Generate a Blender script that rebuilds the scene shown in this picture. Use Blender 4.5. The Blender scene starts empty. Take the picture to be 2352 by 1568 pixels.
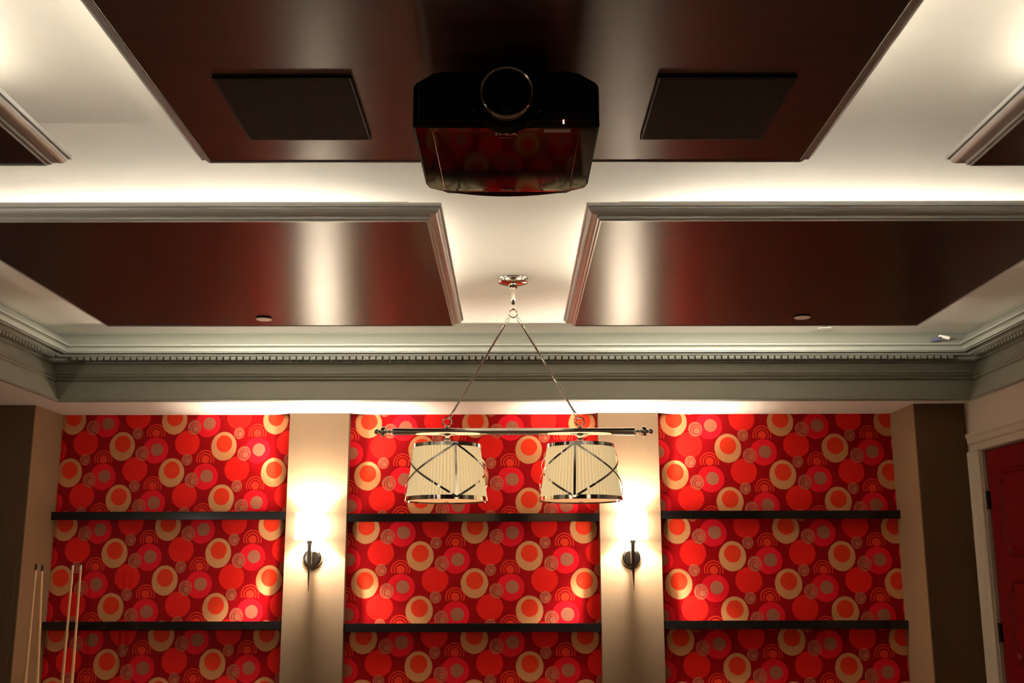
import bpy, bmesh, math, random
from mathutils import Vector, Matrix

random.seed(7)
S = bpy.context.scene
COL = S.collection
PI = math.pi

# ------------------------------------------------------------------ camera
cam_d = bpy.data.cameras.new('camera')
cam = bpy.data.objects.new('camera', cam_d)
COL.objects.link(cam)
cam_d.sensor_fit = 'HORIZONTAL'
cam_d.sensor_width = 36.0
cam_d.lens = 36.0 * 2508.0 / 2352.0
cam_d.clip_start = 0.02
PITCH = math.atan(534.0 / 2508.0)
ROLL = math.radians(-0.1)
cam.matrix_world = (Matrix.Translation((0, 0, 1.55)) @ Matrix.Rotation(PI / 2 + PITCH, 4, 'X')
                    @ Matrix.Rotation(ROLL, 4, 'Z'))
S.camera = cam

# ------------------------------------------------------------------ world, exposure
w = bpy.data.worlds.new('world')
S.world = w
w.use_nodes = True
w.node_tree.nodes['Background'].inputs[0].default_value = (0.9, 0.75, 0.6, 1)
w.node_tree.nodes['Background'].inputs[1].default_value = 0.0
S.view_settings.view_transform = 'Standard'
S.view_settings.look = 'None'
S.view_settings.gamma = 1.0
S.view_settings.use_curve_mapping = False
S.view_settings.exposure = 1.6
S.cycles.max_bounces = 8
S.cycles.diffuse_bounces = 5
S.cycles.glossy_bounces = 4
S.cycles.transmission_bounces = 4
S.cycles.sample_clamp_indirect = 6.0
S.cycles.caustics_reflective = False
S.cycles.caustics_refractive = False

LED_COL = (1.0, 0.94, 0.80)
LAMP_COL = (1.0, 0.90, 0.75)
LED_L = 42.0             # radiance of the cove's rope lights
LED_DEEP = 30.0        # the ropes along the near edges, set deep in the ledge
LED_FAR = 260.0         # the ropes along the far edges, towards the cornice
FILL_W = 6.0          # unseen spots added to lift the room's ambient light
SCONCE_W = 34.0         # bulb in a sconce
SHADE_E = 11.0          # glow of a sconce shade
SIDE_W = 8.0           # sconces of the side wall, out of the frame


def point_light(name, loc, watts, color, r=0.03):
    l = bpy.data.lights.new(name, 'POINT')
    l.energy = watts
    l.color = color
    l.shadow_soft_size = r
    o = bpy.data.objects.new(name, l)
    o.location = loc
    COL.objects.link(o)
    return o


# wall lamps of the left side wall (that wall lies outside the frame)
point_light('side_wall_lamp', (-3.05, 3.0, 1.80), SIDE_W, LAMP_COL, 0.03)
point_light('side_wall_lamp', (-3.05, 0.6, 1.80), SIDE_W, LAMP_COL, 0.03)


# fill spots added out of view below the ceiling, for bounce off the floor
for dx in (-1.19, 1.17):
    for dy in (-0.6, 0.9):
        l = bpy.data.lights.new('fill_spot', 'SPOT')
        l.energy = FILL_W
        l.color = LAMP_COL
        l.spot_size = math.radians(85)
        l.spot_blend = 0.6
        l.shadow_soft_size = 0.04
        o = bpy.data.objects.new('fill_spot', l)
        o.location = (dx, dy, 2.93)
        COL.objects.link(o)


# ------------------------------------------------------------------ helpers
class MB:
    def __init__(self):
        self.v = []
        self.f = []
        self.uv = None

    def add(self, vs, fs):
        n = len(self.v)
        self.v += [tuple(p) for p in vs]
        self.f += [tuple(i + n for i in q) for q in fs]
        return self

    def box(self, x0, x1, y0, y1, z0, z1):
        vs = [(x, y, z) for z in (z0, z1) for y in (y0, y1) for x in (x0, x1)]
        return self.add(vs, [(0, 2, 3, 1), (4, 5, 7, 6), (0, 1, 5, 4), (2, 6, 7, 3), (0, 4, 6, 2), (1, 3, 7, 5)])

    def prism(self, prof, axis, a0, a1):
        """prof: closed polygon of (p,q); axis 'x': (a,p,q); 'y': (p,a,q); 'z': (p,q,a)"""
        m = {'x': lambda a, p, q: (a, p, q), 'y': lambda a, p, q: (p, a, q), 'z': lambda a, p, q: (p, q, a)}[axis]
        n = len(prof)
        vs = [m(a0, *p) for p in prof] + [m(a1, *p) for p in prof]
        fs = [(i, (i + 1) % n, n + (i + 1) % n, n + i) for i in range(n)]
        fs += [tuple(range(n - 1, -1, -1)), tuple(range(n, 2 * n))]
        return self.add(vs, fs)

    def lathe(self, prof, c, axis='z', n=32, cap=True):
        """prof: list of (r, h) along axis"""
        vs = []
        for r, h in prof:
            for k in range(n):
                a = 2 * PI * k / n
                p, q = r * math.cos(a), r * math.sin(a)
                o = {'z': (p, q, h), 'y': (p, h, q), 'x': (h, p, q)}[axis]
                vs.append((c[0] + o[0], c[1] + o[1], c[2] + o[2]))
        fs = []
        for i in range(len(prof) - 1):
            for k in range(n):
                k2 = (k + 1) % n
                fs.append((i * n + k, i * n + k2, (i + 1) * n + k2, (i + 1) * n + k))
        if cap:
            fs.append(tuple(range(n - 1, -1, -1)))
            m = (len(prof) - 1) * n
            fs.append(tuple(m + k for k in range(n)))
        return self.add(vs, fs)

    def tube(self, path, r, n=12, closed=False):
        P = [Vector(p) for p in path]
        N = len(P)
        rs = r if isinstance(r, (list, tuple)) else [r] * N
        vs = []
        prev = None
        for i in range(N):
            if closed:
                d = P[(i + 1) % N] - P[i - 1]
            else:
                d = P[min(i + 1, N - 1)] - P[max(i - 1, 0)]
            d.normalize()
            if prev is None:
                u = d.orthogonal().normalized()
            else:
                u = (prev - d * prev.dot(d)).normalized()
            prev = u
            b = d.cross(u)
            for k in range(n):
                a = 2 * PI * k / n
                vs.append(P[i] + (u * math.cos(a) + b * math.sin(a)) * rs[i])
        fs = []
        for i in range(N if closed else N - 1):
            j = (i + 1) % N
            for k in range(n):
                k2 = (k + 1) % n
                fs.append((i * n + k, i * n + k2, j * n + k2, j * n + k))
        if not closed:
            fs.append(tuple(range(n - 1, -1, -1)))
            fs.append(tuple((N - 1) * n + k for k in range(n)))
        return self.add(vs, fs)

    def loft(self, rings, cap=True):
        n = len(rings[0])
        vs = [p for r in rings for p in r]
        fs = []
        for i in range(len(rings) - 1):
            for k in range(n):
                k2 = (k + 1) % n
                fs.append((i * n + k, i * n + k2, (i + 1) * n + k2, (i + 1) * n + k))
        if cap:
            fs.append(tuple(range(n - 1, -1, -1)))
            m = (len(rings) - 1) * n
            fs.append(tuple(m + k for k in range(n)))
        return self.add(vs, fs)

    def build(self, name, mat, parent=None, smooth=False, bevel=0.0, keep_normals=False):
        me = bpy.data.meshes.new(name)
        me.from_pydata(self.v, [], self.f)
        bm = bmesh.new()
        bm.from_mesh(me)
        if not keep_normals:
            bmesh.ops.recalc_face_normals(bm, faces=bm.faces)
        if bevel:
            es = [e for e in bm.edges if len(e.link_faces) == 2 and e.calc_face_angle(0) > 0.5]
            bmesh.ops.bevel(bm, geom=es, offset=bevel, segments=2, affect='EDGES', profile=0.6)
        bm.to_mesh(me)
        bm.free()
        me.materials.append(mat)
        o = bpy.data.objects.new(name, me)
        COL.objects.link(o)
        if smooth:
            me.shade_smooth()
            try:
                me.set_sharp_from_angle(angle=math.radians(35))
            except Exception:
                pass
        if parent is not None:
            place_under(o, parent)
        return o


def place_under(o, parent):
    """o's mesh is written in world metres; keep it there under its parent"""
    o.parent = parent
    o.matrix_parent_inverse = Matrix.Identity(4)
    t = Vector((0, 0, 0))
    q = parent
    while q is not None:
        t += q.location
        q = q.parent
    o.data.transform(Matrix.Translation(-t))


def tag(o, label=None, cat=None, group=None, kind=None):
    if label: o['label'] = label
    if cat: o['category'] = cat
    if group: o['group'] = group
    if kind: o['kind'] = kind
    return o


def empty(name, loc):
    o = bpy.data.objects.new(name, None)
    o.empty_display_size = 0.05
    o.location = loc
    COL.objects.link(o)
    return o


# ------------------------------------------------------------------ materials
def mat(name, base, rough=0.5, metal=0.0, spec=0.5, coat=0.0, emit=None, estr=0.0):
    m = bpy.data.materials.new(name)
    m.use_nodes = True
    b = m.node_tree.nodes['Principled BSDF']
    b.inputs['Base Color'].default_value = (*base, 1)
    b.inputs['Roughness'].default_value = rough
    b.inputs['Metallic'].default_value = metal
    b.inputs['Specular IOR Level'].default_value = spec
    b.inputs['Coat Weight'].default_value = coat
    if emit:
        b.inputs['Emission Color'].default_value = (*emit, 1)
        b.inputs['Emission Strength'].default_value = estr
    return m


class NT:
    def __init__(self, m):
        self.t = m.node_tree
        self.n = self.t.nodes
        self.bsdf = self.n.get('Principled BSDF')

    def link(self, a, b):
        self.t.links.new(a, b)

    def val(self, sock, x):
        if isinstance(x, (int, float)):
            sock.default_value = x
        elif isinstance(x, tuple):
            sock.default_value = x if len(x) == len(sock.default_value) else (*x, 1)
        else:
            self.link(x, sock)

    def math(self, op, a, b=0.0, c=None):
        nd = self.n.new('ShaderNodeMath')
        nd.operation = op
        self.val(nd.inputs[0], a)
        self.val(nd.inputs[1], b)
        if c is not None:
            self.val(nd.inputs[2], c)
        return nd.outputs[0]

    def mix(self, f, a, b):
        nd = self.n.new('ShaderNodeMix')
        nd.data_type = 'RGBA'
        self.val(nd.inputs[0], f)
        self.val(nd.inputs[6], a)
        self.val(nd.inputs[7], b)
        return nd.outputs[2]

    def noise(self, vec, scale, detail=2.0, rough=0.5):
        nd = self.n.new('ShaderNodeTexNoise')
        nd.inputs['Scale'].default_value = scale
        nd.inputs['Detail'].default_value = detail
        nd.inputs['Roughness'].default_value = rough
        if vec is not None:
            self.link(vec, nd.inputs['Vector'])
        return nd.outputs['Fac']

    def coords(self, which='Object', scale=(1, 1, 1)):
        tc = self.n.new('ShaderNodeTexCoord')
        mp = self.n.new('ShaderNodeMapping')
        mp.inputs['Scale'].default_value = scale
        self.link(tc.outputs[which], mp.inputs['Vector'])
        return mp.outputs[0]

    def bump(self, h, strength, dist=0.002):
        b = self.n.new('ShaderNodeBump')
        b.inputs['Strength'].default_value = strength
        b.inputs['Distance'].default_value = dist
        self.link(h, b.inputs['Height'])
        self.link(b.outputs[0], self.bsdf.inputs['Normal'])


def paint(name, base, rough, var=0.04, spec=0.4):
    m = mat(name, base, rough, spec=spec)
    t = NT(m)
    n = t.noise(t.coords('Object'), 9.0, 4)
    lo = tuple(c * (1 - var) for c in base)
    hi = tuple(min(1, c * (1 + var)) for c in base)
    t.link(t.mix(n, lo, hi), t.bsdf.inputs['Base Color'])
    t.bump(t.noise(t.coords('Object'), 260.0, 2), 0.05, 0.001)
    return m


def veneer_mat(name, dark, light, rough, aniso=0.0):
    m = mat(name, dark, rough, spec=0.5)
    t = NT(m)
    c1 = t.coords('Object', (1.2, 60, 60))
    c2 = t.coords('Object', (0.5, 9, 9))
    g = t.math('MULTIPLY_ADD', t.noise(c1, 3.0, 6, 0.65), 0.65, t.math('MULTIPLY', t.noise(c2, 2.0, 3), 0.35))
    ramp = t.n.new('ShaderNodeValToRGB')
    ramp.color_ramp.elements[0].position = 0.36
    ramp.color_ramp.elements[1].position = 0.68
    ramp.color_ramp.elements[0].color = (*dark, 1)
    ramp.color_ramp.elements[1].color = (*light, 1)
    t.link(g, ramp.inputs[0])
    t.link(ramp.outputs[0], t.bsdf.inputs['Base Color'])
    r = t.math('MULTIPLY_ADD', g, 0.05, rough - 0.025)
    t.link(r, t.bsdf.inputs['Roughness'])
    if aniso:
        t.bsdf.inputs['Specular IOR Level'].default_value = 0.85
        # the pores run along x, so the sheen is drawn out across them
        t.bsdf.inputs['Anisotropic'].default_value = aniso
        t.bsdf.inputs['Anisotropic Rotation'].default_value = 0.25
        tn = t.n.new('ShaderNodeTangent')
        tn.direction_type = 'UV_MAP'
        tn.uv_map = 'UVMap'
        t.link(tn.outputs[0], t.bsdf.inputs['Tangent'])
    t.bump(t.noise(c1, 3.0, 6, 0.65), 0.05, 0.0005)
    return m


def linen_mat(name, base, rough=0.6):
    m = mat(name, base, rough, spec=0.35)
    t = NT(m)
    a = t.noise(t.coords('Object', (220, 220, 5)), 1.5, 3)
    b = t.noise(t.coords('Object', (6, 6, 190)), 1.5, 3)
    g = t.math('MULTIPLY_ADD', a, 0.5, t.math('MULTIPLY', b, 0.5))
    lo = tuple(c * 0.82 for c in base)
    hi = tuple(min(1, c * 1.16) for c in base)
    t.link(t.mix(g, lo, hi), t.bsdf.inputs['Base Color'])
    t.bump(g, 0.12, 0.001)
    return m


def wallpaper_mat():
    """flat print: a half-drop repeat of balls, rings and swirls; UV is in repeats"""
    m = mat('wallpaper', (0.3, 0.004, 0.008), 0.5, spec=0.08)
    t = NT(m)
    uv = t.n.new('ShaderNodeUVMap')
    uv.uv_map = 'UVMap'
    wob = t.n.new('ShaderNodeTexNoise')
    wob.inputs['Scale'].default_value = 9.0
    wob.inputs['Detail'].default_value = 2.0
    t.link(uv.outputs[0], wob.inputs['Vector'])
    sep = t.n.new('ShaderNodeSeparateXYZ')
    t.link(uv.outputs[0], sep.inputs[0])
    w_ = t.math('MULTIPLY_ADD', wob.outputs['Fac'], 0.016, -0.008)
    U = t.math('ADD', sep.outputs[0], w_)
    V = t.math('SUBTRACT', sep.outputs[1], w_)
    K = 1 / 447.0

    def cell(ox, oy):
        s = t.math('SUBTRACT', U, ox * K)
        v = t.math('ADD', V, oy * K)
        tt = t.math('MULTIPLY_ADD', s, 0.5, v)
        ds = t.math('SUBTRACT', s, t.math('ROUND', s))
        dt = t.math('SUBTRACT', tt, t.math('ROUND', tt))
        dy = t.math('MULTIPLY_ADD', ds, -0.5, dt)
        return ds, dy

    def rad(c, sx=1.0, sy=1.0, px=0.0, py=0.0):
        a = t.math('MULTIPLY', t.math('SUBTRACT', c[0], px * K), sx / K)
        b = t.math('MULTIPLY', t.math('ADD', c[1], py * K), sy / K)
        return t.math('SQRT', t.math('ADD', t.math('MULTIPLY', a, a), t.math('MULTIPLY', b, b)))

    def disc(r, R, soft=3.0):
        nd = t.n.new('ShaderNodeMapRange')
        nd.inputs['From Min'].default_value = R - soft
        nd.inputs['From Max'].default_value = R + soft
        nd.inputs['To Min'].default_value = 1.0
        nd.inputs['To Max'].default_value = 0.0
        t.val(nd.inputs['Value'], r)
        return nd.outputs[0]

    def lines(r, period, phase, width):
        f = t.math('FRACT', t.math('MULTIPLY_ADD', r, 1.0 / period, phase))
        return t.math('LESS_THAN', f, width)

    fine = t.noise(uv.outputs[0], 95.0, 2)
    mott = t.noise(uv.outputs[0], 7.0, 3)
    BG0, BG1 = (0.27, 0.0012, 0.003), (0.35, 0.003, 0.006)
    RED, PINK, ORG = (0.78, 0.014, 0.011), (0.76, 0.010, 0.022), (0.84, 0.038, 0.011)
    CRM, GRY = (0.63, 0.275, 0.115), (0.47, 0.13, 0.07)
    col = t.mix(mott, BG0, BG1)
    # plain red balls
    c = cell(125, 197)
    r = rad(c)
    red = t.mix(fine, tuple(x * 0.86 for x in RED), tuple(min(1, x * 1.15) for x in RED))
    red = t.mix(t.math('MULTIPLY', lines(rad(c, 1, 1, -8, -8), 34, 0.2, 0.18), 0.25), red, ORG)
    col = t.mix(disc(r, 108), col, red)
    # concentric orange arches
    c = cell(290, -112)
    r = rad(c)
    inside = t.math('MULTIPLY', disc(r, 80), disc(t.math('MULTIPLY', c[1], -447.0), 30))
    arch = t.math('MAXIMUM', lines(r, 23, -0.043, 0.44), disc(r, 34))
    col = t.mix(t.math('MULTIPLY', inside, arch), col, (0.74, 0.040, 0.016))
    # pink balls with a brown core
    c = cell(295, 34)
    r = rad(c)
    pk = t.mix(fine, tuple(x * 0.9 for x in PINK), tuple(min(1, x * 1.12) for x in PINK))
    col = t.mix(disc(r, 112), col, pk)
    rc = rad(c, 1, 1, 14, -4)
    core = t.mix(fine, (0.34, 0.105, 0.055), (0.47, 0.165, 0.10))
    col = t.mix(disc(rc, 54), col, core)
    # cream discs with an orange eye
    c = cell(0, 0)
    r = rad(c, 1.05, 0.95)
    cr = t.mix(fine, tuple(x * 0.78 for x in CRM), tuple(min(1, x * 1.2) for x in CRM))
    col = t.mix(disc(r, 116), col, cr)
    ri = rad(c, 1.02, 0.98, 2, -21)
    rs = rad(c, 1.0, 1.0, -6, -26)
    eye = t.mix(t.math('MULTIPLY', lines(t.math('MULTIPLY_ADD', mott, 10.0, rs), 23, 0.1, 0.22), 0.35), ORG, (0.78, 0.11, 0.045))
    eye = t.mix(t.math('MULTIPLY', fine, 0.35), eye, (0.50, 0.03, 0.01))
    col = t.mix(disc(ri, 71), col, eye)
    # two sizes of swirl
    for ox, oy, R, k in ((180, 62, 60, 12), (130, -110, 47, 9)):
        c = cell(ox, oy)
        r = rad(c, 1.05, 0.96)
        ring = disc(r, R)
        r2 = rad(c, 1, 1, k, k)
        ln = t.math('MAXIMUM', lines(r2, R * 0.32, 0.15, 0.55), disc(r2, R * 0.42))
        rim = t.math('GREATER_THAN', r, R * 0.88)
        ln = t.math('MAXIMUM', ln, rim)
        col = t.mix(t.math('MULTIPLY', ring, t.math('MULTIPLY_ADD', ln, 0.85, 0.15)), col, GRY)
    t.link(col, t.bsdf.inputs['Base Color'])
    t.bump(fine, 0.06, 0.001)
    return m


M = {}
M['ceiling'] = paint('ceiling_paint', (0.78, 0.73, 0.64), 0.75, 0.02, 0.25)
M['soffit'] = paint('soffit_paint', (0.76, 0.70, 0.62), 0.7, 0.02, 0.25)
M['crown'] = paint('cornice_paint', (0.26, 0.257, 0.212), 0.42, 0.05, 0.5)
M['silver'] = paint('silvered_moulding', (0.62, 0.62, 0.60), 0.32, 0.08, 0.6)
M['silver'].node_tree.nodes['Principled BSDF'].inputs['Metallic'].default_value = 0.2
M['linen_return'] = linen_mat('return_wallcovering', (0.24, 0.14, 0.07))
M['trimpaint'] = paint('casing_paint', (0.40, 0.33, 0.25), 0.45, 0.04)
M['wallpaint'] = paint('wall_paint', (0.43, 0.34, 0.27), 0.7, 0.03)
M['darkwall'] = paint('dark_wall', (0.16, 0.10, 0.065), 0.7, 0.05)
M['floor'] = paint('floor_carpet', (0.20, 0.15, 0.11), 0.9, 0.1, 0.1)
M['veneer'] = veneer_mat('wenge_veneer', (0.016, 0.0055, 0.0035), (0.066, 0.018, 0.0112), 0.33, 0.75)
M['linen'] = linen_mat('linen_wallcovering', (0.175, 0.110, 0.062))
M['linen_dark'] = linen_mat('brown_wallcovering', (0.11, 0.058, 0.022))
M['wallpaper'] = wallpaper_mat()
M['shelf'] = mat('black_lacquer', (0.006, 0.005, 0.005), 0.12, spec=0.5)
M['chrome'] = mat('polished_nickel', (0.86, 0.82, 0.75), 0.07, 1.0)
M['darkchrome'] = mat('dark_nickel', (0.42, 0.36, 0.32), 0.14, 1.0)
M['black_gloss'] = mat('black_gloss_plastic', (0.002, 0.0015, 0.0015), 0.05, spec=0.27)
M['black_matt'] = mat('black_plastic', (0.003, 0.003, 0.003), 0.5, spec=0.2)
M['lens'] = mat('lens_glass', (0.001, 0.001, 0.001), 0.03, spec=0.4)
M['grille'] = mat('grille_cloth', (0.036, 0.021, 0.013), 0.8, spec=0.2)
M['white'] = mat('white_enamel', (0.90, 0.84, 0.78), 0.45)
M['blue'] = mat('blue_plastic', (0.12, 0.12, 0.22), 0.35)
M['red_paint'] = mat('red_door_paint', (0.12, 0.002, 0.002), 0.4, spec=0.12)
M['black_iron'] = mat('black_hinge', (0.01, 0.008, 0.007), 0.4, 0.6)
M['maple'] = veneer_mat('maple_shaft', (0.78, 0.46, 0.22), (0.88, 0.56, 0.29), 0.35)
M['ferrule'] = mat('ivory_ferrule', (0.75, 0.62, 0.48), 0.35)
M['tip'] = mat('leather_tip', (0.02, 0.015, 0.012), 0.8)
M['butt'] = mat('dark_butt', (0.03, 0.012, 0.008), 0.25)
M['strip'] = paint('strip_cover', (0.62, 0.55, 0.40), 0.5, 0.03)
M['letter'] = mat('silver_lettering', (0.35, 0.28, 0.24), 0.45, 0.3)
M['sticker'] = mat('grey_sticker', (0.16, 0.11, 0.09), 0.5)
M['red_led'] = mat('red_indicator', (0.4, 0.0, 0.01), 0.4, emit=(1.0, 0.12, 0.10), estr=9.0)
M['rope_deep'] = mat('lit_deep_rope', (0.9, 0.9, 0.85), 0.5, emit=LED_COL, estr=LED_DEEP)
M['rope_far'] = mat('lit_far_rope', (0.9, 0.9, 0.85), 0.5, emit=LED_COL, estr=LED_FAR)
M['rope'] = mat('lit_rope', (0.9, 0.9, 0.85), 0.5, emit=LED_COL, estr=LED_L)
M['sconce_shade'] = mat('lit_shade', (0.9, 0.85, 0.75), 0.6, emit=(1.0, 0.88, 0.70), estr=SHADE_E)
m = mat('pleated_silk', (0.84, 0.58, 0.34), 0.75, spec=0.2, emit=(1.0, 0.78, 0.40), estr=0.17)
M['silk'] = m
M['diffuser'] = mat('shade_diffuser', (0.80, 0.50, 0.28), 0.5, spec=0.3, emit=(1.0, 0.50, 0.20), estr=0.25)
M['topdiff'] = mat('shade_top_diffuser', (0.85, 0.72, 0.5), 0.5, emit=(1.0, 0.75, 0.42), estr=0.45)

# ------------------------------------------------------------------ key dimensions (metres)
ZC = 2.975            # white ceiling
ZP = 2.80             # underside of the wood panels
ZB = 2.55             # underside of the soffit that carries the cornice
YB = 6.405            # face of the back soffit
XL, XR = -2.70, 2.725  # faces of the left soffit and of the right wall
YW = 6.935            # wallpapered back wall
YPIL = 6.87           # face of the two pilasters
YPIER = 6.52          # face of the two corner piers
YN = -2.6             # wall behind the camera

# ------------------------------------------------------------------ room shell
def struct(o, label=None):
    o['kind'] = 'structure'
    if label: o['label'] = label
    return o


struct(MB().box(-3.6, 3.1, YN - .1, 7.2, -0.1, 0.0).build('floor', M['floor']))
struct(MB().box(-3.6, 3.1, YN - .1, 7.2, ZC, ZC + 0.1).build('ceiling', M['ceiling']))
struct(MB().box(-3.6, 3.1, YN - .2, YN, -0.1, ZC).build('wall_front', M['wallpaint']))
struct(MB().box(-3.6, -3.45, YN, 7.2, 0, ZC).build('wall_left', M['linen_dark']))


def wall_right():
    b = MB()
    prof = [(XR, 0), (XR, ZB + .01), (XR + 0.10, 2.70), (XR + 0.10, ZC), (XR + .3, ZC), (XR + .3, 0)]
    # door opening between y 5.47 and 6.335, up to z 2.245
    b.prism(prof, 'y', YN, 5.475)
    b.prism(prof, 'y', 6.337, 7.2)
    b.prism([(XR, 2.247)] + prof[1:5] + [(XR + .3, 2.247)], 'y', 5.475, 6.337)
    return b.build('wall_right', M['wallpaint'])


struct(wall_right())

# back wall in one piece; the print is laid out niche by niche
NICHES = ((-2.90, -1.40, -2.158, 2.182, 0.3235, 0.3335),
          (-1.05, 0.56, -0.5755, 1.661, 0.3403, 0.3315),
          (0.90, 2.45, 1.031, 2.162, 0.3408, 0.3368))


def back_wall():
    xs = [-3.45, -2.90, -1.40, -1.05, 0.56, 0.90, 2.45, 2.9]
    me = bpy.data.meshes.new('wall_back')
    vs, fs, uvs = [], [], []
    for i in range(7):
        n = len(vs)
        x0, x1 = xs[i], xs[i + 1]
        vs += [(x0, YW, 0), (x1, YW, 0), (x1, YW, ZC), (x0, YW, ZC)]
        fs.append((n, n + 1, n + 2, n + 3))
        k = {1: 0, 3: 1, 5: 2}.get(i)
        for (x, z) in ((x0, 0), (x1, 0), (x1, ZC), (x0, ZC)):
            if k is None:
                uvs.append((x / .34, z / .34))
            else:
                _, _, ox, oz, a, b = NICHES[k]
                uvs.append(((x - ox) / a + 40, (z - oz) / b + 40))
    n = len(vs)
    vs += [(-3.45, 7.15, 0), (2.9, 7.15, 0), (2.9, 7.15, ZC), (-3.45, 7.15, ZC)]
    fs.append((n + 3, n + 2, n + 1, n))
    uvs += [(0, 0)] * 4
    me.from_pydata(vs, [], fs)
    l = me.uv_layers.new(name='UVMap')
    for i, q in enumerate(uvs):
        l.data[i].uv = q
    me.materials.append(M['wallpaper'])
    o = bpy.data.objects.new('wall_back', me)
    COL.objects.link(o)
    return o


struct(back_wall(), 'back wall papered in red with balls, rings and swirls behind the black shelves')

# soffits that carry the cornice
struct(MB().prism([(YB + .004, ZB), (7.1, ZB), (7.1, ZC), (YB + .11, ZC), (YB + .11, 2.70), (YB + .006, ZB + .006)],
                  'x', -3.45, XR).build('soffit', M['soffit']),
       'pale soffit above the red niches with its underside lit by the wall sconces')
struct(MB().prism([(XL - .004, ZB), (-3.45, ZB), (-3.45, ZC), (XL - .11, ZC), (XL - .11, 2.70), (XL - .006, ZB + .006)],
                  'y', YN, YB + .004).build('soffit', M['soffit']),
       'pale soffit running along the left side under the cornice')

# pilasters and piers
struct(MB().box(-1.409, -1.031, YPIL, YW, 0, ZB).build('pilaster', M['linen'], bevel=0.002),
       'beige linen pilaster between the left and the middle red niche')
struct(MB().box(0.543, 0.924, YPIL, YW, 0, ZB).build('pilaster', M['linen'], bevel=0.002),
       'beige linen pilaster between the middle and the right red niche')
struct(MB().box(-3.45, -2.877, YPIER, YW, 0, ZB).build('pier', M['linen_dark'], bevel=0.002),
       'brown corner pier beside the left red niche behind the cue sticks')
struct(MB().box(2.422, XR, YPIER, YW, 0, ZB).build('pier', M['linen_dark'], bevel=0.002),
       'dark brown corner pier between the right red niche and the red door')
# the returns of both piers, lined like the pilasters
struct(MB().box(-2.880, -2.872, YPIER + .002, YW, 0, ZB - .001).build('trim_4', M['linen_return']))
struct(MB().box(2.417, 2.425, YPIER + .002, YW, 0, ZB - .001).build('trim_5', M['linen_return']))
# slim lining on the left pier below cue height
struct(MB().box(-2.946, -2.902, YPIER - .006, YPIER + .01, 0, 1.62).build('trim_6', M['linen_dark'], bevel=0.001))

# ------------------------------------------------------------------ cornice with dentils
def arc(p0, p1, bulge, n=5):
    """points from p0 to p1 bowed sideways by bulge"""
    out = []
    dx, dz = p1[0] - p0[0], p1[1] - p0[1]
    for i in range(1, n):
        f = i / n
        k = math.sin(PI * f) * bulge
        out.append((p0[0] + dx * f - dz * k, p0[1] + dz * f + dx * k))
    return out + [p1]


# (projection into the room, height), from the bottom up
CROWN = [(0.0, ZB + .001), (0.010, ZB + .003)]
CROWN += arc((0.010, 2.553), (0.010, 2.568), -0.5, 4) + [(0.002, 2.570), (0.002, 2.576)]
CROWN += [(-0.040, 2.684), (-0.030, 2.686)] + arc((-0.030, 2.686), (-0.032, 2.700), -0.5, 4)
CROWN += [(-0.041, 2.702), (-0.034, 2.708)] + arc((-0.034, 2.708), (-0.036, 2.720), -0.5, 4)
CROWN += [(-0.047, 2.722), (-0.042, 2.730), (-0.044, 2.738), (-0.055, 2.741)]
CROWN += [(-0.070, 2.793), (-0.052, 2.796), (-0.050, 2.803), (-0.056, 2.806), (-0.056, 2.826)]
CROWN += [(-0.014, 2.827), (-0.010, 2.829)] + arc((-0.010, 2.829), (0.036, 2.840), 0.25, 5)
CROWN += [(0.0365, 2.8455), (0.048, 2.846), (0.048, 2.852)] + arc((0.050, 2.852), (0.062, 2.874), 0.3, 5)
CROWN += [(0.076, 2.8745), (0.076, 2.884)] + arc((0.074, 2.884), (-0.052, ZC), -0.05, 5)


def crown_back():
    b = MB()
    vs = [(XL + t, YB - t, z) for t, z in CROWN] + [(XR - t, YB - t, z) for t, z in CROWN]
    n = len(CROWN)
    return b.add(vs, [(i, n + i, n + i + 1, i + 1) for i in range(n - 1)]).build('trim_1', M['crown'], smooth=True)


def crown_side(name, sx):
    b = MB()
    X = lambda t: (XL + t) if sx < 0 else (XR - t)
    vs = [(X(t), YN, z) for t, z in CROWN] + [(X(t), YB - t, z) for t, z in CROWN]
    n = len(CROWN)
    return b.add(vs, [(i, n + i, n + i + 1, i + 1) for i in range(n - 1)]).build(name, M['crown'], smooth=True)


t1 = struct(crown_back(), 'grey green cornice with a row of dentils along the back')
t2 = struct(crown_side('trim_2', -1), 'grey green cornice with a row of dentils along the left side')
t3 = struct(crown_side('trim_3', 1), 'grey green cornice with a row of dentils above the red door')

PITCH_D = 0.0398
dent = MB().box(-0.0145, 0.0145, -0.040, 0.004, 0, 0.020).build('dentil', M['crown'], t1)
first = True
k = 0
x = XL + 0.075
while x < XR - 0.06:
    o = dent if first else dent.copy()
    if not first:
        COL.objects.link(o)
    first = False
    o.location = (x, YB + 0.052, 2.806)
    o.parent = t1
    x += PITCH_D
for tr, sx in ((t2, -1), (t3, 1)):
    y = YB - 0.075
    while y > 4.3:
        o = dent.copy()
        COL.objects.link(o)
        o.parent = tr
        o.location = ((XL - 0.052) if sx < 0 else (XR + 0.052), y, 2.806)
        o.rotation_euler = (0, 0, PI / 2 if sx < 0 else -PI / 2)
        y -= PITCH_D

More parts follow.
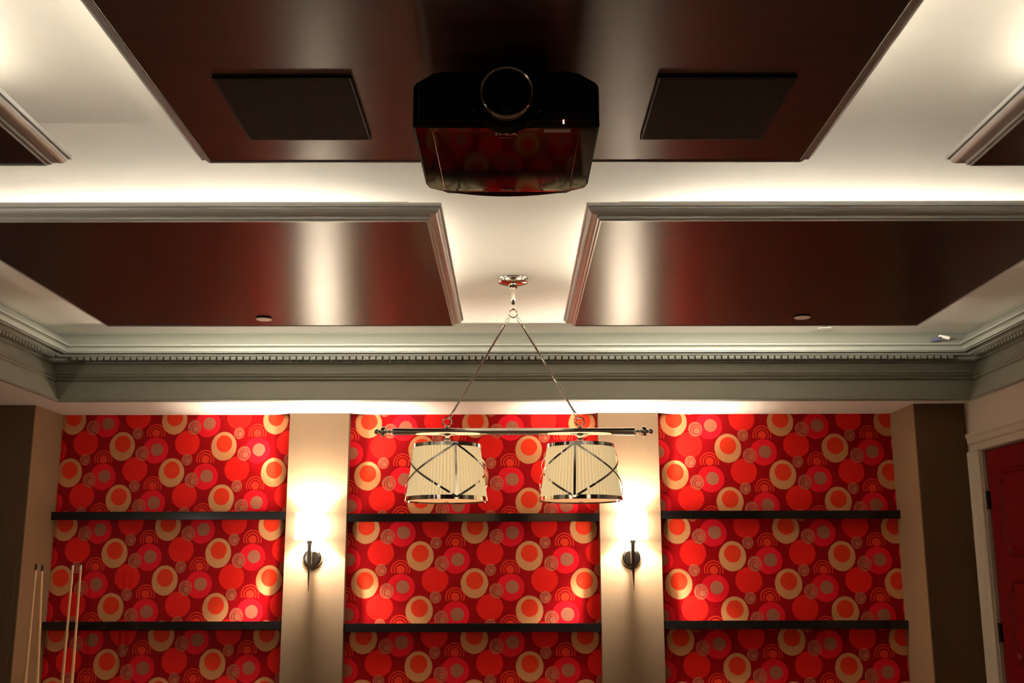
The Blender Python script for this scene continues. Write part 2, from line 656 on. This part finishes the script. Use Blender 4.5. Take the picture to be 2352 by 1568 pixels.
# ------------------------------------------------------------------ dropped wood ceiling panels
MOULD = [(0.0, 2.800), (0.0, 2.7965), (0.0045, 2.7965), (0.005, 2.806), (0.0100, 2.8065), (0.0102, 2.8035), (0.0140, 2.8035), (0.0145, 2.8165),
         (0.0205, 2.817), (0.0207, 2.8145), (0.0240, 2.8150)]
MOULD += arc((0.0240, 2.8150), (0.0480, 2.834), -0.20, 8)
MOULD += [(0.0482, 2.8400), (0.0505, 2.8402), (0.0507, 2.8375), (0.0560, 2.8378), (0.0560, 2.8515), (0.040, 2.8515)]


def rope(parent, p0, p1, m='rope'):
    """a warm rope light lying on the panel's ledge, hidden from below by the moulding's lip"""
    if p0[2] > 2.83:      # a cleat lifts it above the board
        w_ = Vector((.012, .006, 0)) if p0[1] != p1[1] else Vector((.006, .012, 0))
        MB().box(min(p0[0], p1[0]) - w_.x, max(p0[0], p1[0]) + w_.x, p0[1] - w_.y, p1[1] + w_.y, ZP + .007, p0[2] - .005).build('cleat', M['strip'], parent)
    if m == 'rope_far':   # unseen baffle, added to keep this one's light off the ceiling
        MB().box(p0[0] - .02, p1[0] + .02, p0[1] - .03, p0[1] + .03, p0[2] + .009, p0[2] + .012).build('light_baffle', M['strip'], parent)
    MB().tube([p0, p1], 0.006, 8).build('rope_light', M[m], parent, smooth=True)


def ceiling_panel(x0, x1, y0, y1, label, leds, covers=()):
    c = ((x0 + x1) / 2, (y0 + y1) / 2, ZP)
    r = tag(empty('ceiling_panel', c), label, 'ceiling panel', 'dropped wood ceiling panels')
    MB().box(x0 + .0005, x1 - .0005, y0 + .0005, y1 - .0005, ZP, ZP + .007).build('veneer_board', M['veneer'], r)
    me = r.children[-1].data
    uvl = me.uv_layers.new(name='UVMap')
    for lp in me.loops:
        co = me.vertices[lp.vertex_index].co
        uvl.data[lp.index].uv = (co.x + co.z * .01, co.y + co.z * .01)
    # posts that fix the panel to the ceiling, set far back from the ledge
    for hx in (x0 + .45, x1 - .45):
        for hy in (y0 + .45, y1 - .45):
            MB().box(hx - .02, hx + .02, hy - .02, hy + .02, ZP + .007, ZC).build('hanger', M['ceiling'], r)
    sides = [((x0, y0, -1, -1), (x1, y0, 1, -1)), ((x1, y0, 1, -1), (x1, y1, 1, 1)),
             ((x1, y1, 1, 1), (x0, y1, -1, 1)), ((x0, y1, -1, 1), (x0, y0, -1, -1))]
    n = len(MOULD)
    for a, b in sides:
        vs = [(a[0] + a[2] * o, a[1] + a[3] * o, z) for o, z in MOULD] + [(b[0] + b[2] * o, b[1] + b[3] * o, z) for o, z in MOULD]
        MB().add(vs, [(i, n + i, n + i + 1, i + 1) for i in range(n - 1)]).build('moulding', M['silver'], r, smooth=True)
    for q in leds:
        rope(r, *q)
    for q in covers:
        MB().box(*q).build('strip_cover', M['strip'], r, bevel=0.002)
    return r


LZ = 2.858
ceiling_panel(-0.932, 0.892, -0.35, 3.19, 'large dark wood ceiling panel that carries the black projector',
              [((-0.80, -0.3, LZ), (-0.80, 2.95, LZ)), ((0.76, -0.3, LZ), (0.76, 2.95, LZ))])
ceiling_panel(-2.075, -0.308, 3.776, 5.47, 'dark wood ceiling panel with white disc, left of the pool table light',
              [((-2.03, 4.14, 2.814), (-0.60, 4.14, 2.814), 'rope_deep'), ((-0.53, 4.2, LZ), (-0.53, 5.24, LZ)), ((-1.95, 5.29, LZ), (-0.60, 5.29, LZ), 'rope_far')],
              [(-2.05, -0.372, 3.742, 3.765, 2.851, 2.8625)])
ceiling_panel(0.324, 2.085, 3.776, 5.48, 'dark wood ceiling panel with white disc, right of the pool table light',
              [((0.62, 4.14, 2.814), (2.04, 4.14, 2.814), 'rope_deep'), ((0.545, 4.2, LZ), (0.545, 5.24, LZ)), ((0.60, 5.30, LZ), (1.95, 5.30, LZ), 'rope_far')],
              [(0.388, 2.06, 3.742, 3.765, 2.851, 2.8625)])
ceiling_panel(-2.35, -1.452, -0.35, 3.21, 'dark wood ceiling panel cut by the upper left edge of the photo',
              [((-1.60, -0.3, LZ), (-1.60, 2.86, LZ))])
ceiling_panel(1.44, 2.35, -0.35, 3.225, 'dark wood ceiling panel cut by the upper right edge of the photo',
              [((1.59, -0.3, LZ), (1.59, 2.86, LZ))])

# ------------------------------------------------------------------ black shelves
def shelf(x0, x1, z, label):
    o = MB().box(x0 + .001, x1 - .001, YPIL + .004, YW - .001, z - .05, z).build('wall_shelf', M['shelf'], bevel=0.0015)
    tag(o, label, 'shelf', 'black shelves in the red niches')
    # put the origin on the shelf
    c = Vector(((x0 + x1) / 2, YW, z))
    o.data.transform(Matrix.Translation(-c))
    o.location = c
    return o


for x0, x1, nm in ((-2.872, -1.409, 'left'), (-1.031, 0.543, 'middle'), (0.924, 2.417, 'right')):
    for z, up in ((1.926, 'upper'), (1.262, 'lower')):
        dz = {'left': 0.008, 'middle': -0.006, 'right': 0.008}[nm]
        shelf(x0, x1, z + dz, '%s black lacquered shelf in the %s red niche' % (up, nm))

# ------------------------------------------------------------------ wall sconces
def sconce(x, label):
    zc = 1.84
    y = 6.76
    r = tag(empty('wall_sconce', (x, YPIL, 1.647)), label, 'wall lamp', 'lit sconces on the pilasters')
    # half-round shade, open above and below
    prof_n = 40
    R, Rt, h = 0.095, 0.092, 0.0815
    b = MB()
    vs = []
    for z, rr in ((zc - h, R), (zc + h, Rt), (zc + h, Rt - .004), (zc - h, R - .004)):
        for k in range(prof_n):
            a = 2 * PI * k / prof_n
            vs.append((x + rr * math.cos(a), y + rr * 0.95 * math.sin(a), z))
    fs = []
    for i in range(4):
        j = (i + 1) % 4
        for k in range(prof_n):
            k2 = (k + 1) % prof_n
            fs.append((i * prof_n + k, i * prof_n + k2, j * prof_n + k2, j * prof_n + k))
    b.add(vs, fs).build('shade', M['sconce_shade'], r, smooth=True)
    # round back plate with a stepped rim
    MB().lathe([(0.060, YPIL), (0.060, YPIL - .008), (0.056, YPIL - .014), (0.046, YPIL - .016), (0.044, YPIL - .021), (0.0, YPIL - .022)],
               (x, 0, 1.647), 'y', 40, cap=False).build('back_plate', M['darkchrome'], r, smooth=True)
    # arm from plate to stem
    MB().box(x - .012, x + .012, 6.772, YPIL - .018, 1.612, 1.690).build('arm', M['chrome'], r, bevel=0.002)
    # square stem that tapers to a point
    def sq(z, s):
        return [(x - s, y - s, z), (x + s, y - s, z), (x + s, y + s, z), (x - s, y + s, z)]
    MB().loft([sq(1.452, .0012), sq(1.60, .0085), sq(1.735, .0115)]).build('stem', M['darkchrome'], r)
    MB().loft([sq(1.735, .0155), sq(1.752, .0155)]).build('collar', M['chrome'], r, bevel=0.001)
    # spider and bulb holder that carry the shade
    b = MB().lathe([(0.011, 1.752), (0.011, 1.766), (0.008, 1.768)], (x, y, 0), 'z', 16)
    for k in range(3):
        a = 2 * PI * k / 3 + PI / 2
        b.tube([(x, y, 1.764), (x + .0925 * math.cos(a), y + .088 * math.sin(a), 1.764)], 0.0015, 6)
    b.build('bulb_holder', M['chrome'], r, smooth=True)
    point_light('sconce_bulb', (x, y, zc), SCONCE_W, LAMP_COL, 0.018)
    return r


sconce(-1.233, 'lit wall sconce on the pilaster left of the middle red niche')
sconce(0.733, 'lit wall sconce on the pilaster right of the middle red niche')

# ------------------------------------------------------------------ pool table light
LY = 5.094
LX = 0.006
LCZ = 2.944


def ring_path(c, R, n=28, axis='y'):
    out = []
    for k in range(n):
        a = 2 * PI * k / n
        p, q = R * math.cos(a), R * math.sin(a)
        out.append({'y': (c[0] + p, c[1], c[2] + q), 'x': (c[0], c[1] + p, c[2] + q), 'z': (c[0] + p, c[1] + q, c[2])}[axis])
    return out


def pool_light():
    r = tag(empty('pool_table_light', (LX, LY, LCZ)), 'chrome pool table light with two pleated cream shades on a bar', 'hanging lamp')
    cz = LCZ
    MB().lathe([(0.074, cz), (0.076, cz - .004), (0.0745, cz - .008), (0.0715, cz - .010), (0.0745, cz - .013), (0.073, cz - .020),
                (0.066, cz - .026), (0.040, cz - .031), (0.017, cz - .034), (0.016, cz - .036)], (LX, LY, 0), 'z', 48).build(
        'canopy', M['chrome'], r, smooth=True)
    MB().lathe([(0.020, cz - .034), (0.023, cz - .040), (0.020, cz - .046), (0.0135, cz - .050), (0.0125, cz - .064), (0.0140, cz - .07),
                (0.0115, cz - .10), (0.0085, cz - .126), (0.005, cz - .130), (0.005, cz - .136), (0.010, cz - .139), (0.010, cz - .148),
                (0.004, cz - .152)], (LX, LY, 0), 'z', 28).build('stem', M['chrome'], r, smooth=True)
    MB().tube(ring_path((LX, LY, 2.772), 0.0195), 0.0034, 10, True).build('hanging_ring', M['chrome'], r, smooth=True)
    zb = 2.203
    xl, xr = -0.304, 0.318
    for x, sx in ((xl, -1), (xr, 1)):
        top = Vector((LX + sx * 0.020, LY, 2.752))
        bot = Vector((x - sx * 0.012, LY, 2.272))
        d = (bot - top).normalized()
        L = (bot - top).length
        p = lambda s: tuple(top + d * s)
        b = MB().tube([p(0.040), p(0.044), p(0.05), p(L - .032), p(L - .028), p(L - .02)], [0.003, 0.0062, 0.0050, 0.0048, 0.0062, 0.003], 14)
        b.build('rod', M['chrome'], r, smooth=True)
        # small eyes that join the rod to the rings
        for e0, e1, nm in ((0.0, 0.042, 'eye'), (L - .026, L + .002, 'eye')):
            mid = top + d * ((e0 + e1) / 2)
            h = (e1 - e0) / 2
            pts = []
            for k in range(20):
                a = 2 * PI * k / 20
                pts.append(tuple(mid + d * h * math.cos(a) + Vector((d.z, 0, -d.x)) * 0.006 * math.sin(a)))
            MB().tube(pts, 0.0021, 8, True).build(nm, M['chrome'], r, smooth=True)
        # roped ring standing on the bar
        MB().tube(ring_path((x, LY, 2.249), 0.0200), 0.0036, 10, True).build('bar_ring', M['chrome'], r, smooth=True)
        MB().lathe([(0.010, 2.218), (0.011, 2.222), (0.006, 2.226), (0.006, 2.232)], (x, LY, 0), 'z', 16).build('ring_foot', M['chrome'], r, smooth=True)
    R = 0.0165
    # bar along x
    MB().lathe([(R, -0.556), (R, 0.570)], (0, LY, zb), 'x', 40).build('bar', M['chrome'], r, smooth=True)

    def sleeve(a, b_, rr=R + .0016):
        q = R + .0028
        MB().lathe([(R, a), (q, a), (q, a + .003), (rr - .0008, a + .004), (rr - .0008, b_ - .004), (q, b_ - .003), (q, b_), (R, b_)],
                   (0, LY, zb), 'x', 40).build('collar', M['chrome'], r, smooth=True)
    for a, b_ in ((-0.560, -0.508), (-0.329, -0.279), (-0.020, 0.032), (0.293, 0.343), (0.522, 0.574)):
        sleeve(a, b_)
    for s, x0 in ((-1, -0.560), (1, 0.574)):
        prof = [(0.016, 0), (0.012, .004), (0.0075, .010), (0.0075, .016), (0.012, .020), (0.0085, .024), (0.0085, .028), (0.020, .032), (0.0235, .038),
                (0.0235, .048), (0.020, .054), (0.0085, .058), (0.0085, .062), (0.0125, .067), (0.0135, .074), (0.0115, .081), (0.005, .0855), (0.0005, .087)]
        MB().lathe([(q, x0 + s * h) for q, h in prof], (0, LY, zb), 'x', 28).build('finial', M['chrome'], r, smooth=True)

    zt, z0 = 2.132, 1.884
    rt, rb = 0.157, 0.190
    for x, th0 in ((xl, math.radians(17)), (xr, math.radians(-12))):
        # fitting between bar and shade
        MB().lathe([(0.0195, zb - .015), (0.0195, zb - .019), (0.011, zb - .023), (0.0085, zb - .031), (0.015, zb - .033), (0.015, zb - .040),
                    (0.010, zb - .043), (0.010, zb - .050), (0.013, zb - .053), (0.013, zb - .060), (0.045, zb - .066), (0.047, zb - .070)],
                   (x, LY, 0), 'z', 28).build('fitting', M['chrome'], r, smooth=True)
        # pleated cloth
        n, NP = 68 * 6, 68
        rings = []
        for z, rr in ((z0 + .006, rb), ((zt + z0) / 2, (rt + rb) / 2), (zt - .004, rt)):
            ring = []
            for k in range(n):
                a = 2 * PI * k / n
                q = rr - 0.0080 + 0.0070 * abs(math.sin(NP * a / 2))
                ring.append((x + q * math.sin(a), LY - q * math.cos(a), z))
            rings.append(ring)
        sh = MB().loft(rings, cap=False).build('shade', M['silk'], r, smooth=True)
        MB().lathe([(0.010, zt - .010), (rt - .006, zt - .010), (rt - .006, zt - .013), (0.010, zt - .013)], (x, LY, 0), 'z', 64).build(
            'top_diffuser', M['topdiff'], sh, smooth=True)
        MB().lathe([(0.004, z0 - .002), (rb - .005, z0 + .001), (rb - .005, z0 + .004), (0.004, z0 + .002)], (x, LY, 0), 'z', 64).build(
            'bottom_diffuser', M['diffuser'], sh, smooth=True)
        MB().lathe([(0.0055, z0 + .002), (0.0055, z0 - .006), (0.0125, z0 - .0075), (0.0125, z0 - .010), (0.003, z0 - .014)], (x, LY, 0), 'z', 20).build(
            'finial', M['chrome'], sh, smooth=True)
        for nm, zz, rr, hh in (('top_ring', zt, rt, .017), ('bottom_ring', z0 + .004, rb, .019)):
            sl = (rb - rt) / (zt - z0)
            MB().lathe([(rr - .003 + sl * hh / 2, zz - hh / 2), (rr + .003 + sl * hh / 2, zz - hh / 2), (rr + .003 - sl * hh / 2, zz + hh / 2),
                        (rr - .003 - sl * hh / 2, zz + hh / 2), (rr - .003 + sl * hh / 2, zz - hh / 2)], (x, LY, 0), 'z', 72, cap=False).build(nm, M['chrome'], sh, smooth=True)

        def strap(a0, a1, bow, wdt, thick, nm):
            """flat metal band on the shade from angle a0 at the top to a1 at the bottom"""
            N = 28
            pts = []
            for i in range(N + 1):
                f = i / N
                a = a0 + (a1 - a0) * f
                z = zt + (z0 + .004 - zt) * f
                q = rt + (rb - rt) * f + 0.0025 + bow * math.sin(PI * f)
                pts.append((Vector((x + q * math.sin(a), LY - q * math.cos(a), z)), Vector((math.sin(a), -math.cos(a), 0.1)).normalized()))
            rings = []
            for i, (pp, nn) in enumerate(pts):
                tg = (pts[min(i + 1, N)][0] - pts[max(i - 1, 0)][0]).normalized()
                sd = tg.cross(nn).normalized()
                rings.append([tuple(pp + sd * wdt * c1 + nn * thick * c2) for c1, c2 in ((-1, -1), (1, -1), (1, 1), (-1, 1))])
            MB().loft(rings).build(nm, M['chrome'], sh, smooth=True)
        step = 2 * PI / 3
        for k in range(3):
            a = th0 + k * step
            strap(a, a, 0.0, 0.0056, 0.0009, 'upright_strap')
            strap(a, a + step, 0.011, 0.0047, 0.0009, 'crossing_strap')
            strap(a + step, a, 0.011, 0.0047, 0.0009, 'crossing_strap')
    # the lamp is drawn a little small; bring it up to the height of the ceiling
    k = (ZC - 1.55) / (LCZ - 1.55)
    r.scale = (k, k, k)
    r.location = (LX * k, LY * k, ZC)
    return r


pool_light()

# ------------------------------------------------------------------ projector
def text_mesh(name, body, size, loc, m, parent, shear=0.0, sx=1.0, extr=0.0004, bold=0.0):
    cu = bpy.data.curves.new(name, 'FONT')
    cu.body = body
    cu.size = size
    cu.align_x = 'CENTER'
    cu.align_y = 'CENTER'
    cu.shear = shear
    cu.extrude = extr
    cu.offset = bold
    tmp = bpy.data.objects.new(name + '_tmp', cu)
    COL.objects.link(tmp)
    bpy.context.view_layer.update()
    me = bpy.data.meshes.new_from_object(tmp.evaluated_get(bpy.context.evaluated_depsgraph_get()))
    COL.objects.unlink(tmp)
    bpy.data.objects.remove(tmp)
    # face down, top of the letters towards the camera
    me.transform(Matrix.Translation(loc) @ Matrix(((sx, 0, 0, 0), (0, -1, 0, 0), (0, 0, -1, 0), (0, 0, 0, 1))))
    me.name = name
    me.materials.clear()
    me.materials.append(m)
    o = bpy.data.objects.new(name, me)
    COL.objects.link(o)
    place_under(o, parent)
    return o


def projector():
    px = -0.0135
    r = tag(empty('projector', (px, 2.73, ZP)), 'black video projector hung upside down from the wood ceiling panel', 'projector')
    zb = 2.606
    TILT = 0.0180          # the body hangs a little nose-down

    def sec(y, hw, dz=0.0, inn=0.0):
        """cross-section: glossy flat in the middle, facets at the sides, chamfer above"""
        h = hw - inn
        c = h * 0.80
        pts = [(-c, zb + dz), (c, zb + dz), (h - .006, zb + .0010 + dz), (h, zb + .006 + dz), (h, zb + .104), (h - .006, zb + .113), (h - .048, zb + .138),
               (h - .075, zb + .143), (-h + .075, zb + .143), (-h + .048, zb + .138), (-h + .006, zb + .113),
               (-h, zb + .104), (-h, zb + .006 + dz), (-h + .006, zb + .0010 + dz)]
        return [(px + a, y, b + TILT * (y - 2.47)) for a, b in pts]
    body = MB().loft([sec(2.474, .221, .010, .006), sec(2.470, .224, .006), sec(2.480, .2265, .0005), sec(2.50, .2265), sec(2.90, .2265),
                      sec(2.925, .222), sec(2.950, .19, .001), sec(2.985, .176, .006)])
    o = body.build('housing', M['black_gloss'], r)
    # bowed rear skirt
    N = 16
    rear = MB()
    top, botr = [], []
    for i in range(N + 1):
        f = i / N * 2 - 1
        xx = px + f * 0.182
        yy = 2.955 + 0.045 * (1 - f * f)
        botr.append((xx, yy, zb + .0110))
        top.append((xx, yy - .012, zb + .10))
    poly_b = botr + [(px + .182, 2.90, zb + .0110), (px - .182, 2.90, zb + .0110)]
    poly_t = top + [(px + .182, 2.90, zb + .10), (px - .182, 2.90, zb + .10)]
    n = len(poly_b)
    rear.add(poly_b + poly_t, [tuple(range(n)), tuple(range(2 * n - 1, n - 1, -1))] + [(i, n + i, n + (i + 1) % n, (i + 1) % n) for i in range(n)])
    rear.build('rear_cover', M['black_gloss'], r, smooth=True)
    # front panel, matt, slightly bowed out
    fp = MB()
    ring0, ring1 = [], []
    for i in range(N + 1):
        f = i / N * 2 - 1
        ring0.append((px + f * .214, 2.470 - .010 * (1 - f * f), zb + .010))
    outline = [(-.214, .010), (.214, .010), (.214, .106), (.172, .134), (.12, .140), (-.12, .140), (-.172, .134), (-.214, .106)]
    a = [(px + q, 2.466, zb + z) for q, z in outline]
    b_ = [(px + q * .985, 2.461, zb + z + (.002 if z < .05 else -.002)) for q, z in outline]
    c_ = [(px + q, 2.478, zb + z) for q, z in outline]
    fp.loft([c_, a, b_])
    fp.build('front_panel', M['black_matt'], r, smooth=True)
    lc = (px + .002, 0, 2.676)
    MB().lathe([(0.090, 2.462), (0.088, 2.456), (0.080, 2.452), (0.074, 2.452)], lc, 'y', 56, cap=False).build('lens_surround', M['black_gloss'], r, smooth=True)
    MB().lathe([(0.0665, 2.456), (0.0658, 2.450), (0.0645, 2.424), (0.0625, 2.421), (0.0590, 2.424), (0.0575, 2.456)], lc, 'y', 64, cap=False).build('lens_ring', M['darkchrome'], r, smooth=True)
    MB().lathe([(0.074, 2.453), (0.066, 2.4535)], lc, 'y', 56, cap=False).build('lens_gasket', M['black_matt'], r)
    MB().lathe([(0.058, 2.452), (0.05, 2.4535), (0.036, 2.449), (0.018, 2.4465), (0.0005, 2.446)], lc, 'y', 48).build('lens', M['lens'], r, smooth=True)
    MB().box(.1235, .1265, 2.4585, 2.462, 2.6095, 2.6185).build('indicator_light', M['red_led'], r)
    tag(r.children[-1], 'small red indicator light')
    MB().box(.079, .143, 2.486, 2.5055, zb - .0004, zb + .001).build('sticker', M['sticker'], r)
    text_mesh('lettering', 'D-ILA', 0.0190, (px, 2.517, zb + .0002), M['letter'], r, 0.0, 1.15, 0.0004, 0.0007)
    text_mesh('maker_lettering', 'JVC', 0.016, (px, 2.938, zb + .0078), M['letter'], r, 0.0, 1.35, 0.0004, 0.0006)
    b = MB().box(px - .017, px + .017, 2.5385, 2.5415, zb + .0006, zb + .002)
    b.build('small_print', M['sticker'], r)
    # seams of the lid
    for s in (-1, 1):
        b = MB().tube([(px + s * .179, 2.50, zb + .0004), (px + s * .176, 2.93, zb + .0081)], 0.00045, 6)
        b.build('lid_seam', M['darkchrome'], r, smooth=True)
    # plate and short posts to the ceiling panel
    MB().box(px - .11, px + .11, 2.62, 2.88, zb + .140, ZP).build('mounting_plate', M['black_matt'], r, bevel=.002)
    return r


projector()

# ------------------------------------------------------------------ square grilles on the wood panel
for x0, label in ((-0.768, 'dark square grille on the wood ceiling left of the black projector'),
                  (0.376, 'dark square grille on the wood ceiling right of the black projector')):
    r = tag(empty('speaker_grille', (x0 + .178, 2.797, ZP)), label, 'grille', 'square grilles beside the projector')
    x1, y0, y1 = x0 + .357, 2.593, 3.002
    MB().box(x0 + .006, x1 - .006, y0 + .006, y1 - .006, ZP - .0098, ZP - .005).build('cloth', M['grille'], r, bevel=.002)
    f = MB()
    f.prism([(x0, y0), (x1, y0), (x1, y1), (x0, y1)], 'z', ZP - .0088, ZP)
    f.build('frame', M['black_matt'], r, bevel=.0015)

# ------------------------------------------------------------------ white discs on the ceiling
def disc(x, y, z, rr, label):
    r = tag(empty('sprinkler_cover', (x, y, z)), label, 'sprinkler cover', 'white sprinkler covers')
    MB().lathe([(rr - .002, z - .010), (rr, z - .0085), (rr, z - .0075), (rr - .004, z - .0065)], (x, y, 0), 'z', 36).build('cover_plate', M['white'], r, smooth=True)
    MB().lathe([(rr * .62, z - .0066), (rr * .62, z)], (x, y, 0), 'z', 24).build('cup', M['black_matt'], r, smooth=True)


disc(-1.235, 5.293, ZP, 0.040, 'white ceiling disc on the wood panel above the left niche')
disc(1.441, 5.276, ZP, 0.040, 'white ceiling disc on the wood panel above the right niche')
disc(1.85, 6.298, ZC, 0.040, 'white ceiling disc half hidden behind the edge of the wood panel')

# ------------------------------------------------------------------ small sensor in the corner of the cornice
def corner_sensor():
    r = tag(empty('corner_sensor', (2.552, 6.29, 2.905)), 'small white and blue fitting lying on the cornice by the right corner', 'sensor')
    y = 6.298
    def pod(x0, x1, z0, z1, ra, rb_):
        d = Vector((x1 - x0, 0, z1 - z0)).normalized()
        P0, P1 = Vector((x0, y, z0)), Vector((x1, y, z1))
        pts = [P0 + (P1 - P0) * f for f in (0, .06, .2, .6, .85, .96, 1)]
        return [tuple(p) for p in pts], [ra * .5, ra * .9, ra, (ra + rb_) / 2, rb_, rb_ * .8, rb_ * .3]
    p, q = pod(2.520, 2.583, 2.921, 2.906, .008, .011)
    MB().tube(p, q, 14).build('white_body', M['white'], r, smooth=True)
    p, q = pod(2.468, 2.528, 2.893, 2.901, .010, .011)
    MB().tube(p, q, 14).build('blue_cap', M['blue'], r, smooth=True)
    MB().tube([(2.515, y, 2.905), (2.53, y - .003, 2.912)], 0.006, 10).build('joint', M['darkchrome'], r, smooth=True)


corner_sensor()

# ------------------------------------------------------------------ red door in the right wall
def door():
    r = empty('door_1', (XR, 5.9, 0))
    struct(r, 'dark red panelled door in a pale casing in the right wall')
    y0, y1, zt = 5.480, 6.332, 2.242
    xf = XR + .022
    MB().box(xf, xf + .04, y0, y1, 0.008, zt).build('door_leaf', M['red_paint'], r, bevel=.002)
    leaf = r.children[-1]
    # raised panels with notched corners
    for z0, z1 in ((1.64, 2.114), (1.06, 1.515), (0.16, 0.93)):
        ya, yb = y0 + .13, y1 - .145
        k = .05

        def outline(i):
            pts = []
            for (cy, cz, sy, sz) in ((ya, z0, 1, 1), (yb, z0, -1, 1), (yb, z1, -1, -1), (ya, z1, 1, -1)):
                seq = []
                for q in range(7):
                    a = PI / 2 * q / 6
                    seq.append((cy + sy * (i + k * math.cos(a)), cz + sz * (i + k * math.sin(a))))
                if (sy, sz) in ((-1, 1), (1, -1)):
                    seq.reverse()
                # walk so that the polygon runs anticlockwise
                pts += seq[::-1] if (sy, sz) in ((1, 1), (-1, -1)) else seq[::-1]
            return pts
        rings = []
        for i, xx in ((0, xf + .001), (.006, xf - .008), (.014, xf - .009), (.022, xf + .0005), (.05, xf - .006)):
            rings.append([(xx, p, q) for p, q in outline(i)])
        MB().loft(rings).build('raised_panel', M['red_paint'], leaf)
    for z in (1.962, 1.225, 0.35):
        b = MB().lathe([(0.007, z - .052), (0.009, z - .050), (0.009, z + .050), (0.007, z + .052)], (XR + .008, y1 + .006, 0), 'z', 14)
        b.box(XR + .006, xf + .004, y1 - .012, y1 + .004, z - .05, z + .05)
        b.build('hinge', M['black_iron'], r, smooth=True)
    # casing: two legs and a head, stepped
    prof = [(0.004, 0), (0.016, 0.004), (0.018, 0.045), (0.026, 0.055), (0.030, 0.085), (0.036, 0.100), (0.036, 0.118), (0.0, 0.118)]

    def leg(ys, sgn):
        pts = [(XR - d, ys + sgn * o) for d, o in prof] + [(XR, ys)]
        return MB().prism(pts, 'z', 0, 2.247 + .0).build('casing_leg', M['trimpaint'], r)
    leg(6.340, 1)
    leg(5.472, -1)
    head = [(XR - d, 2.247 + o * .92) for d, o in prof] + [(XR, 2.247)]
    MB().prism(head, 'y', 5.354, 6.458).build('casing_head', M['trimpaint'], r)
    MB().box(XR - .001, XR + .02, y1 + .002, y1 + .012, 0, 2.247).build('door_stop', M['trimpaint'], r)
    # frame lining of the opening
    MB().box(xf + .041, XR + .29, 5.476, 6.336, 0.0, 2.246).build('door_backing', M['darkwall'], r)


door()

# ------------------------------------------------------------------ cue sticks in a floor stand
def cue(x_tip, x_butt, y, ztip, label, dark_tip):
    zb = 0.12
    r = tag(empty('cue_stick', (x_butt, y, zb)), label, 'pool cue', 'cue sticks standing at the left pier')
    L = ztip - zb
    P = lambda z: (x_butt + (x_tip - x_butt) * (z - zb) / L, y, z)
    MB().tube([P(.96 - .25), P(.96), P(1.2), P(ztip - .035)], [.0105, .0085, .0070, .0060], 14).build('shaft', M['maple'], r, smooth=True)
    MB().tube([P(ztip - .035), P(ztip - .008)], .0061, 14).build('ferrule', M['tip'] if dark_tip else M['ferrule'], r, smooth=True)
    MB().tube([P(ztip - .008), P(ztip - .003), P(ztip)], [.0061, .0056, .003], 14).build('leather_tip', M['tip'], r, smooth=True)
    MB().tube([P(zb), P(zb + .02), P(.5), P(.71)], [.0145, .0150, .0125, .0106], 16).build('butt', M['butt'], r, smooth=True)


cue(-2.713, -2.722, 6.35, 1.612, 'pale cue stick with dark tip, leftmost of the four', True)
cue(-2.687, -2.622, 6.37, 1.606, 'pale leaning cue stick with dark tip, second from the left', True)
cue(-2.504, -2.520, 6.35, 1.612, 'pale cue stick with ivory ferrule, third from the left', False)
cue(-2.466, -2.464, 6.37, 1.612, 'pale cue stick with ivory ferrule nearest the middle niche', False)
